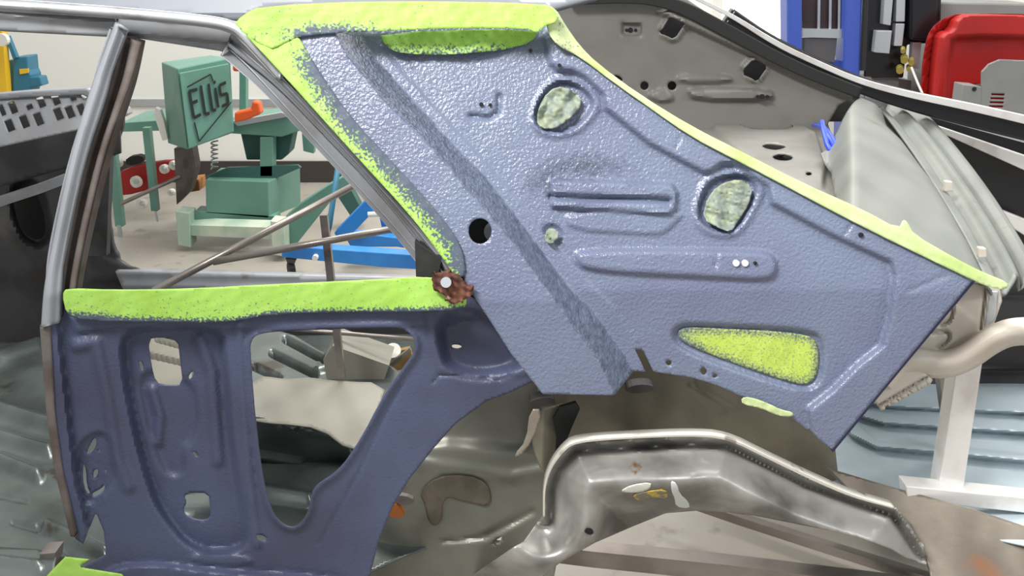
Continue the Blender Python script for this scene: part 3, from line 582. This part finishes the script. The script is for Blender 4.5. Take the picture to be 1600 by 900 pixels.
strip([(366, 36), (462, 50), (486, 92), (545, 180), (622, 262), (690, 338), (722, 385), (728, 432), (712, 434), (690, 400), (640, 335), (560, 248), (436, 110)], U, lambda x, y: .056+flat(x, y),
      lambda x, y: .27+.45*ss(1-dline(x, y, PR)/60)**1.6*ss((y-40)/80)+.04*wob(x, y, 30, 3), 'lime green masking tape strip down the slanted window pillar', off=.005, seed=3)
strip([(592, 50), (842, 44), (832, 66), (790, 78), (700, 86), (625, 84), (602, 72)], U, lambda x, y: .012+.012*wob(x, y, 90, 2), lambda x, y: .30+.22*ss((y-60)/22), 'speckled lime masking tape filling the oval opening under the roof edge strip', off=.004, wr=.003, seed=6)
strip([(848, 7), (868, 12), (884, 40), (905, 70), (932, 98), (1000, 148), (1080, 197), (1165, 240), (1250, 284), (1350, 328), (1404, 358), (1412, 341), (1420, 350), (1428, 366), (1490, 402), (1535, 425), (1578, 442), (1572, 453), (1545, 449), (1500, 428), (1400, 380), (1320, 340), (1230, 292), (1150, 250), (1080, 214), (1000, 158), (955, 126), (905, 88), (872, 72), (855, 50)], U, lambda x, y: .023+.02*ss((900-x)/40), lambda x, y: .24+.12*ss((950-x)/60), 'long pale lime masking tape strip along the sloping rear window and trunk edge', mat=tape_pale, seed=8, smooth=1)
BT = [(100, 495), (200, 504), (350, 508), (430, 494), (640, 490), (728, 486)]
strip([(97, 460), (104, 450), (180, 453), (300, 451), (430, 444), (560, 438), (680, 431), (694, 444), (716, 462), (729, 462), (728, 484), (640, 488), (520, 488), (430, 491), (352, 505), (230, 504), (130, 501), (104, 492)], Lw, lambda x, y: .018+flat(x, y)+.03*ss((x-600)/80), lambda x, y: .29+.05*ss((y-455)/30)+.42*ss(1-dline(x, y, BT)/18)**1.5, 'lime green masking tape strip lying level along the window sill', off=.006, seed=10, wr=.0008)
strip([(62, 912), (84, 888), (102, 870), (140, 874), (122, 886), (190, 897), (204, 912)], planeY(1.50), flat, lambda x, y: .10+flat(x, y), 'lime green masking tape piece at the bottom left corner on the rocker sill', seed=12, smooth=0)
strip(TRIi, U, lambda x, y: relU(x, y), lambda x, y: .34+.22*ss(1-np.abs(sd(x, y, TRIi))/18)+.1*ss((1120-x)/60), 'lime masking tape patch over the long triangular opening low on the rear panel', off=.003, smooth=0, seed=13, mat=attr_mix(M('yellow_lime_masking_tape', (178, 198, 86), .6, 0, .3, 60, (168, 190, 74), 14, .4, .7), 'spray', (84, 94, 104), 260, .16))
def wad(outline, rel, label, seed, cx):
    o = sheet('masking_paper', smooth_loop(outline, 1), U, paper, None, relief=lambda x, y: relU(x, y)+.016+.012*wob(x, y, 34, seed)+.006*np.abs(wob(x, y, 14, seed+1)), step=2.2, thick=.001, attr={'spray': lambda x, y: .42+.14*wob(x, y, 20, seed+2)})
    return props(o, label, 'masking paper')
paper = attr_mix(M('yellowed_masking_paper', (150, 160, 122), .6, 0, .4, 60, (132, 142, 124), 20, .4, .6), 'spray', (100, 110, 122), 120, .4)
wad([(838, 188), (846, 155), (868, 134), (896, 140), (912, 162), (890, 186), (866, 202), (846, 200)], None, 'crumpled paint-speckled masking paper in the upper opening of the panel', 20, 0)
wad([(1098, 342), (1104, 312), (1120, 290), (1156, 278), (1176, 292), (1170, 320), (1152, 348), (1142, 362), (1122, 356)], None, 'crumpled pale masking paper bulging from the opening beside the panel ridge', 24, 0)
wad([(850, 374), (854, 358), (866, 356), (874, 364), (868, 378), (858, 382)], None, 'small wad of masking paper in the round hole next to the slanted brace', 31, 0)
strip([(1158, 622), (1172, 620), (1200, 630), (1220, 640), (1240, 644), (1238, 652), (1215, 650), (1190, 638), (1160, 632)], U, lambda x, y: .004+flat(x, y), lambda x, y: .25+flat(x, y), 'torn pale tape scrap hanging from the wheel arch edge', mat=tape_pale, step=2, seed=15)

# ================================================================ THINGS LYING IN OR ON THE BODY
c = [Vector(p) for p in (atZ(1272, 196, .87), atZ(1288, 200, .90), atZ(1300, 215, .89), atZ(1312, 240, .87), atZ(1304, 246, .86), atZ(1292, 226, .88), atZ(1284, 190, .92), atZ(1290, 206, .9), atZ(1306, 236, .87))]
props(MB().tube(c, .007, 8).build('cable_tie_bundle', cable, smooth=True), 'short bundle of bright blue cable on the grey parcel shelf', 'cable')
t = thing('solder_clip', 'small orange and brown clip stuck on the wheelhouse beside the coated panel', 'clip', at(618, 800, 1.66))
MB().slab(smooth_loop([(608, 790), (616, 786), (630, 800), (632, 808), (616, 810), (606, 804)], 1), 1.655, .015).build('body', M('amber_brown', (170, 96, 36), .5), t)
MB().slab(smooth_loop([(616, 776), (632, 774), (650, 782), (638, 790), (620, 788)], 1), 1.66, .012).build('tab', brown, t)
# open cardboard box on the tunnel
t = thing('cardboard_box', 'open brown cardboard box with small parts seen through the window-well opening', 'box', atZ(575, 575, .3))
MB().slab([(536, 548), (568, 530), (596, 548), (582, 560), (545, 568)], 2.46, .02).build('flap', cardb, t)
MB().slab([(540, 560), (585, 556), (640, 545), (650, 575), (540, 590)], 2.5, .02).build('side_panel', cardb, t)
disc(MB(), at(614, 548, 2.42), (0, 1, -1), .022, .006, 20).build('washer', whitep, t)
MB().slab([(604, 572), (640, 544), (643, 549), (608, 578)], 2.4, .01).build('edge_strip', beige, t)

# ================================================================ BODY CART under and behind
t = thing('body_cart', 'low cart of dull square steel beams on the floor under the car', 'cart', (.6, 1.75, 0))
MB().hexa([at(1416, 760, 1.70), at(1418, 781, 1.70), at(1640, 806, 1.74), at(1640, 782, 1.74)][::-1], [p+Vector((0, .045, 0)) for p in [at(1416, 760, 1.70), at(1418, 781, 1.70), at(1640, 806, 1.74), at(1640, 782, 1.74)][::-1]]).build('support_rail', bright, car, bevel=.002)
MB().slab([(1497, 562), (1536, 562), (1505, 768), (1466, 768)], 1.74, .045).build('support_post', bright, car, bevel=.002)
MB().slab([(1468, 590), (1480, 590), (1492, 690), (1482, 690)], 1.95, .03).build('support_brace', tubem, car)
MB().tube([atZ(700, 838, .10), atZ(930, 866, .10), atZ(1130, 886, .10), atZ(1420, 922, .10)], .021, 4, sq=True).build('floor_beam', tubem, t)
MB().tube([atZ(1060, 778, .11), atZ(1160, 812, .11), atZ(1300, 857, .11), atZ(1500, 920, .11)], .011, 4, sq=True).build('floor_beam', tubem, t)

# ================================================================ BAND SAW
saw = thing('band_saw', 'green metal-cutting band saw on a pale base with a black logo on its cover', 'band saw', at(385, 385, 4.6)*1.0)
YS = 4.35
# wheel cover: left face, front door, top
f = [at(252, 97, 4.55), at(262, 224, 4.55), at(293, 234, 4.28), at(278, 108, 4.28)]
g = [p+Vector((0.34, .15, .02)) for p in f]
MB().hexa([at(276, 107, 4.28), at(292, 234, 4.28), at(366, 207, 4.42), at(360, 90, 4.42)], [at(252, 97, 4.55), at(262, 224, 4.55), at(345, 200, 4.72), at(330, 86, 4.72)]).build('wheel_cover', green, saw, bevel=.006)
door_ = MB().hexa([at(280, 114, 4.26), at(295, 233, 4.26), at(365, 206, 4.40), at(357, 99, 4.40)], [at(280, 114, 4.28), at(295, 233, 4.28), at(365, 206, 4.42), at(357, 99, 4.42)]).build('cover_door', green, saw, bevel=.004, label='green cover door with a black logo')
def dp(u, v):   # door plane point, u right 0..1, v down 0..1
    tl, bl, br, tr = at(280, 114, 4.255), at(295, 233, 4.255), at(365, 206, 4.395), at(357, 99, 4.395)
    return (tl*(1-u)+tr*u)*(1-v)+(bl*(1-u)+br*u)*v
lg = MB()
def stroke(p, q, w=.022):
    a, b = Vector(p), Vector(q); d = (b-a).normalized(); n = Vector((-d.y, d.x))*w
    pts = [dp(*(a+n)), dp(*(b+n)), dp(*(b-n)), dp(*(a-n))]
    lg.hexa(pts, [r+Vector((0, -.004, 0)) for r in pts])
def L(pts, w=.022):
    for i in range(len(pts)-1): stroke(pts[i], pts[i+1], w)
x0 = .16
L([(x0+.16, .26), (x0, .26), (x0+.03, .62), (x0+.18, .60)]); L([(x0+.01, .42), (x0+.14, .41)])       # E
L([(x0+.24, .22), (x0+.27, .62), (x0+.36, .62)])                                                    # L
L([(x0+.40, .22), (x0+.43, .60), (x0+.50, .60)])                                                    # L
L([(x0+.53, .30), (x0+.56, .58)]); L([(x0+.52, .20), (x0+.53, .24)])                                # I
L([(x0+.76, .26), (x0+.62, .28), (x0+.63, .42), (x0+.77, .42), (x0+.78, .56), (x0+.64, .58)])       # S
L([(x0-.03, .20), (x0+.46, .10), (x0+.50, .20)], .010); L([(x0+.84, .56), (x0+.08, .95), (x0+.03, .68)], .010)
lg.build('logo', ink, door_, label='black logo lettering')
def box(mb, *a): return mb.rect(*a)
MB().rect(363, 98, 382, 112, 4.4, .06).build('blade_guide_knob', orange, saw, bevel=.01)
MB().slab([(366, 176), (392, 170), (394, 158), (404, 160), (408, 178), (385, 188), (366, 192)], 4.3, .06).build('vise_handle', orange, saw, bevel=.008)
MB().slab([(350, 193), (440, 178), (470, 192), (470, 204), (440, 214), (350, 208)], 4.5, .25).build('table', green, saw, bevel=.004)
MB().slab([(362, 190), (440, 176), (452, 182), (372, 197)], 4.48, .03).build('table_plate', silver, saw)
MB().rect(374, 104, 384, 180, 4.6, .05).build('blade_post', green, saw)
MB().slab([(375, 205), (460, 198), (452, 240), (440, 250), (385, 250)], 4.6, .12).build('gearbox', green_dk, saw, bevel=.006)
MB().rect(406, 214, 426, 276, 4.5, .08).build('column', green, saw, bevel=.003)
MB().slab([(322, 276), (355, 262), (465, 258), (470, 262), (420, 284), (324, 284)], 4.5, .02).build('tray_rim', green_dk, saw)
MB().hexa([at(321, 281, 4.42), at(322, 333, 4.42), at(420, 341, 4.42), at(419, 284, 4.42)], [at(345, 262, 4.75), at(345, 315, 4.75), at(470, 320, 4.75), at(469, 262, 4.75)]).build('coolant_tray', green, saw, bevel=.003, label='pale green coolant tray')
for (x, y) in [(288, 333), (436, 348)]:
    MB().slab([(x-14, y-3), (x+8, y), (x+10, y+54), (x-10, y+50)], 4.2 if x > 400 else 4.35, .10).build('leg', green_pl, saw, bevel=.004)
MB().hexa([at(298, 352, 4.36), at(298, 368, 4.36), at(432, 374, 4.26), at(432, 356, 4.26)], [at(298, 340, 4.45), at(298, 368, 4.42), at(432, 374, 4.32), at(432, 344, 4.35)]).build('base_beam', green_pl, saw)
MB().slab([(304, 330), (430, 338), (432, 350), (304, 344)], 4.42, .1).build('base_top', green, saw)
MB().slab([(446, 338), (470, 318), (512, 290), (560, 262), (566, 276), (520, 310), (455, 392), (446, 398)], 4.3, .06).build('base_side_beam', green, saw, bevel=.004)
MB().slab([(520, 295), (545, 290), (566, 330), (548, 338)], 4.7, .08).build('rear_leg', green_dk, saw)
MB().slab([(470, 190), (492, 210), (490, 240), (474, 236)], 4.8, .05).build('switch_box', green, saw)
MB().slab([(272, 232), (300, 228), (306, 262), (296, 300), (276, 320)], 4.62, .08).build('motor_bracket', brown, saw)
sp_ = MB()
pts = [at(335+5*math.cos(k*.7), 220+k*.75, 4.6) + Vector((0, .015*math.sin(k*.7), 0)) for k in range(60)]
sp_.tube(pts, .004, 6).build('feed_spring', silver, saw, smooth=True)
MB().slab([(243, 168), (250, 172), (256, 190), (262, 218), (254, 220), (246, 196), (240, 178)], 4.5, .03).build('crank_handle', whitep, saw)
# infeed stand
st = thing('material_stand', 'green steel material stand with slim legs left of the band saw', 'stand', atZ(215, 345, 0))
MB().slab([(188, 192), (250, 188), (262, 196), (262, 204), (190, 206)], 4.75, .35).build('top_plate', green, st, bevel=.003)
for (pl) in ([(222, 200), (233, 200), (246, 330), (236, 330)], [(166, 236), (180, 236), (192, 354), (180, 354)]):
    MB().slab(pl, 4.6, .04).build('leg', green, st)
MB().tube([at(243, 330, 4.6), at(246, 346, 4.6)], .006, 8).build('foot', silver, st)
MB().tube([at(186, 352, 4.6), at(188, 370, 4.6)], .012, 8).build('foot', silver, st)
MB().tube([at(190, 318, 4.55), at(240, 295, 4.55), at(282, 276, 4.6)], .010, 8).build('cross_bar', tubem, st)
props(MB().slab([(286, 284), (310, 280), (312, 298), (288, 302)], 4.75, .12).build('wood_block', wood, bevel=.004), 'small orange-brown wood block on the saw base beside the coolant tray', 'wood block')
# creeper
cr = thing('mechanic_creeper', 'red mechanic creeper with white wheels stored behind the green stand legs', 'creeper', at(228, 300, 4.95))
MB().slab(smooth_loop([(182, 270), (215, 258), (268, 250), (280, 256), (282, 274), (250, 292), (190, 308), (180, 300)], 1), 4.95, .05).build('board', redm, cr, bevel=.008)
MB().slab(smooth_loop([(196, 246), (222, 242), (226, 254), (198, 260)], 1), 4.97, .05).build('head_pad', rubber, cr)
for (x, y, r) in [(184, 254, .026), (213, 284, .030), (257, 264, .024), (272, 258, .024), (222, 318, .028), (268, 300, .018)]:
    wv = disc(MB(), at(x, y, 4.9), (.3, 1, 0), r, .03, 20).build('wheel', whitep, cr, bevel=.004)
    disc(MB(), at(x, y, 4.87), (.3, 1, 0), r*.4, .02, 12).build('hub', silver, wv)
# blue shop crane
hc = thing('engine_hoist', 'bright blue engine hoist with a low leg on a caster seen through the quarter window', 'hoist', atZ(600, 415, 0))
MB().slab([(440, 394), (470, 386), (700, 402), (700, 424), (600, 418), (440, 402)], 3.75, .07).build('leg', bluem, hc, bevel=.004)
MB().slab([(540, 372), (556, 364), (660, 376), (700, 384), (700, 398), (620, 386), (548, 386)], 4.1, .06).build('base_frame', bluem, hc, bevel=.004)
MB().slab([(522, 364), (578, 306), (596, 300), (602, 312), (540, 376), (530, 378)], 4.0, .06).build('boom', bluem, hc, bevel=.004)
MB().slab([(588, 316), (602, 312), (640, 360), (660, 372), (600, 374)], 4.2, .06).build('gusset', bluem, hc, bevel=.004)
MB().tube([at(530, 248, 4.0), at(515, 350, 3.95), at(512, 400, 3.9)], .012, 8).build('lifting_rod', teal, hc, smooth=True)
MB().tube([at(575, 335, 4.0), at(612, 333, 4.0)], .012, 10).build('jack_handle', whitep, hc)
disc(MB(), at(493, 402, 3.74), (0, 1, 0), .012, .03, 12).build('bolt', whitep, hc)
MB().slab([(446, 404), (462, 406), (458, 416), (450, 414)], 3.77, .03).build('caster_fork', brown, hc)
disc(MB(), at(455, 420, 3.78), (1, .5, 0), .030, .025, 18).build('caster_wheel', rubber, hc, bevel=.004)
# small tapping machine, upper left
tm = thing('drill_press', 'teal blue drill press with a yellow column at the far left wall', 'drill press', at(20, 150, 4.9))
MB().slab([(-12, 46), (4, 50), (24, 346), (8, 346)], 4.85, .05).build('column', yellow, tm)
MB().slab([(20, 90), (42, 88), (44, 110), (48, 118), (46, 144), (20, 146)], 4.9, .12).build('body', teal, tm, bevel=.006)
MB().slab([(44, 120), (62, 120), (66, 134), (46, 138)], 4.9, .08).build('motor', teal, tm, bevel=.006)
MB().slab([(8, 58), (12, 56), (26, 90), (20, 92)], 4.88, .03).build('feed_arm', teal, tm)
MB().slab([(30, 108), (44, 107), (44, 114), (31, 116)], 4.895, .01).build('badge', yellow, tm)
MB().slab([(4, 96), (20, 94), (30, 336), (14, 336)], 5.0, .1).build('frame', green_dk, tm)
disc(MB(), at(4, 62, 4.8), (0, 1, 0), .03, .03, 14).build('knob', whitep, tm)

# ================================================================ UPPER RIGHT BACKGROUND
lf = thing('vehicle_lift', 'royal blue two-rail vehicle lift column behind the trunk', 'vehicle lift', at(1290, 120, 4.8))
MB().slab([(1230, -40), (1254, -40), (1254, 368), (1232, 368)], 4.6, .14).build('column_rail', lift, lf, bevel=.012)
MB().slab([(1322, -40), (1350, -40), (1336, 368), (1312, 368)], 4.6, .14).build('column_rail', lift, lf, bevel=.012)
MB().slab([(1250, -40), (1326, -40), (1322, 50), (1254, 50)], 4.68, .04).build('back_channel', M('dark_brown_channel', (52, 36, 40), .5), lf)
MB().slab([(1254, 45), (1318, 46), (1317, 60), (1254, 58)], 4.64, .06).build('cross_plate', silver, lf)
MB().slab([(1257, 60), (1308, 60), (1304, 98), (1257, 90)], 4.65, .05).build('carriage_block', M('grey_rubber_block', (84, 82, 84), .6), lf)
MB().slab([(1252, 90), (1320, 96), (1318, 140), (1252, 130)], 4.66, .05).build('lower_plate', lift, lf)
for x in (1280, 1298, 1312): MB().tube([at(x, -20, 4.66), at(x-1, 46, 4.66)], .007, 8).build('chain', silver, lf)
MB().tube([at(1353, -20, 4.6), at(1348, 110, 4.6)], .014, 6).build('hose', rubber, lf)
eq = thing('hydraulic_power_unit', 'black power unit with silver plates and brass fittings between blue lift and grey cabinet', 'power unit', at(1400, 125, 4.9))
MB().slab([(1352, -30), (1472, -30), (1470, 66), (1418, 70), (1412, 122), (1350, 120)], 4.95, .2).build('housing', gunk, eq, bevel=.008)
MB().slab([(1362, 121), (1404, 121), (1398, 338), (1360, 338)], 5.0, .1).build('pedestal', greyc, eq)
for pl in ([(1384, -30), (1398, -30), (1392, 40), (1380, 38)], [(1402, -30), (1416, -30), (1414, 34), (1400, 34)], [(1400, 37), (1414, 37), (1410, 72), (1397, 72)], [(1370, 48), (1394, 48), (1390, 84), (1366, 82)]):
    MB().slab(pl, 4.90, .05).build('plate', silver, eq, bevel=.003)
MB().slab([(1424, -30), (1468, -30), (1464, 66), (1422, 62)], 4.88, .07).build('control_box', gunk, eq, bevel=.01)
for (x, y, r) in [(1406, 108, .018), (1413, 92, .018), (1424, 96, .015), (1411, 78, .012), (1420, 106, .012)]: disc(MB(), at(x, y, 4.88), (.3, 1, .3), r, .04, 12).build('brass_fitting', M('brass', (186, 170, 90), .35, .6), eq)
MB().slab([(1426, 66), (1440, 66), (1436, 108), (1424, 106)], 4.92, .04).build('side_plate', silver, eq)
MB().tube([at(1424, 105, 4.85), at(1434, 130, 4.8), at(1444, 152, 4.75)], .006, 8).build('cable', whitep, eq)
MB().slab([(1340, 100), (1352, 98), (1350, 118), (1338, 118)], 4.85, .06).build('glass_cup', silver, eq, bevel=.006)
props(MB().slab([(1470, 3), (1620, 6), (1620, 326), (1440, 326), (1452, 120)], 5.1, .3).build('grey_cabinet', greyc, bevel=.01), 'tall plain grey steel cabinet behind the red machine hood', 'cabinet')
props(MB().slab([(1350, 112), (1412, 124), (1424, 126), (1416, 318), (1350, 318)], 5.2, .3).build('workbench', greyc), 'low grey workbench below the black power unit', 'workbench')
rd = sheet('machine_hood', smooth_loop([(1462, 170), (1472, 62), (1480, 52), (1492, 50), (1500, 28), (1520, 23), (1640, 26), (1640, 98), (1560, 95), (1545, 100), (1538, 130), (1510, 134), (1504, 340), (1460, 340)], 1), planeY(4.7), redm, None, step=2, thick=.12, relief=lambda x, y: reg(x, y, smooth_loop([(1475, 190), (1484, 66), (1500, 58), (1640, 60), (1640, 300), (1470, 300)], 1), -.05, 12))
props(rd, 'red moulded machine hood standing before the grey cabinet', 'machine hood')
vb = thing('vented_machine_box', 'grey metal machine box with red-backed louvre slots at the right edge', 'machine', at(1570, 190, 4.5))
louv = [[(1546+1.2*(5-k)-3, 146+k*6.2), (1570-.8*k, 146.5+k*6.2), (1570-.8*k, 149.8+k*6.2), (1546+1.2*(5-k)-3, 149.2+k*6.2)] for k in range(5)]
sheet('front_plate', [(1533, 190), (1534, 112), (1545, 100), (1562, 93), (1640, 96), (1640, 215), (1533, 200)], planeY(4.5), greyc, vb, holes=louv, step=1.6, thick=.01)
MB().slab([(1500, 170), (1505, 132), (1528, 134), (1534, 136), (1534, 200), (1498, 195)], 4.5, .1).build('side_flange', greyc, vb, bevel=.004)
MB().slab([(1535, 115), (1640, 98), (1640, 370), (1535, 370)], 4.56, .02).build('back_plate', redm, vb)
disc(MB(), at(1522, 139, 4.5), (0, 1, 0), .01, .01, 10).build('screw', black, vb)
# dark vehicle side behind the tail
dv = thing('parked_vehicle', 'glossy black parked vehicle side with pale trim strips beyond the trunk', 'vehicle', at(1550, 330, 3.5))
MB().slab([(1360, 165), (1440, 175), (1640, 222), (1640, 640), (1300, 600)], 3.45, .25).build('side_panel', gunk, dv, bevel=.01)
MB().slab([(1440, 194), (1452, 192), (1640, 256), (1640, 284)], 3.32, .05).build('trim_strip', bright, dv, bevel=.004)
MB().slab([(1436, 178), (1452, 182), (1640, 230), (1640, 234)], 3.40, .03).build('upper_molding', silver, dv)
MB().slab([(1552, 338), (1564, 328), (1640, 358), (1640, 392)], 3.30, .05).build('lower_trim_strip', bright, dv, bevel=.004)
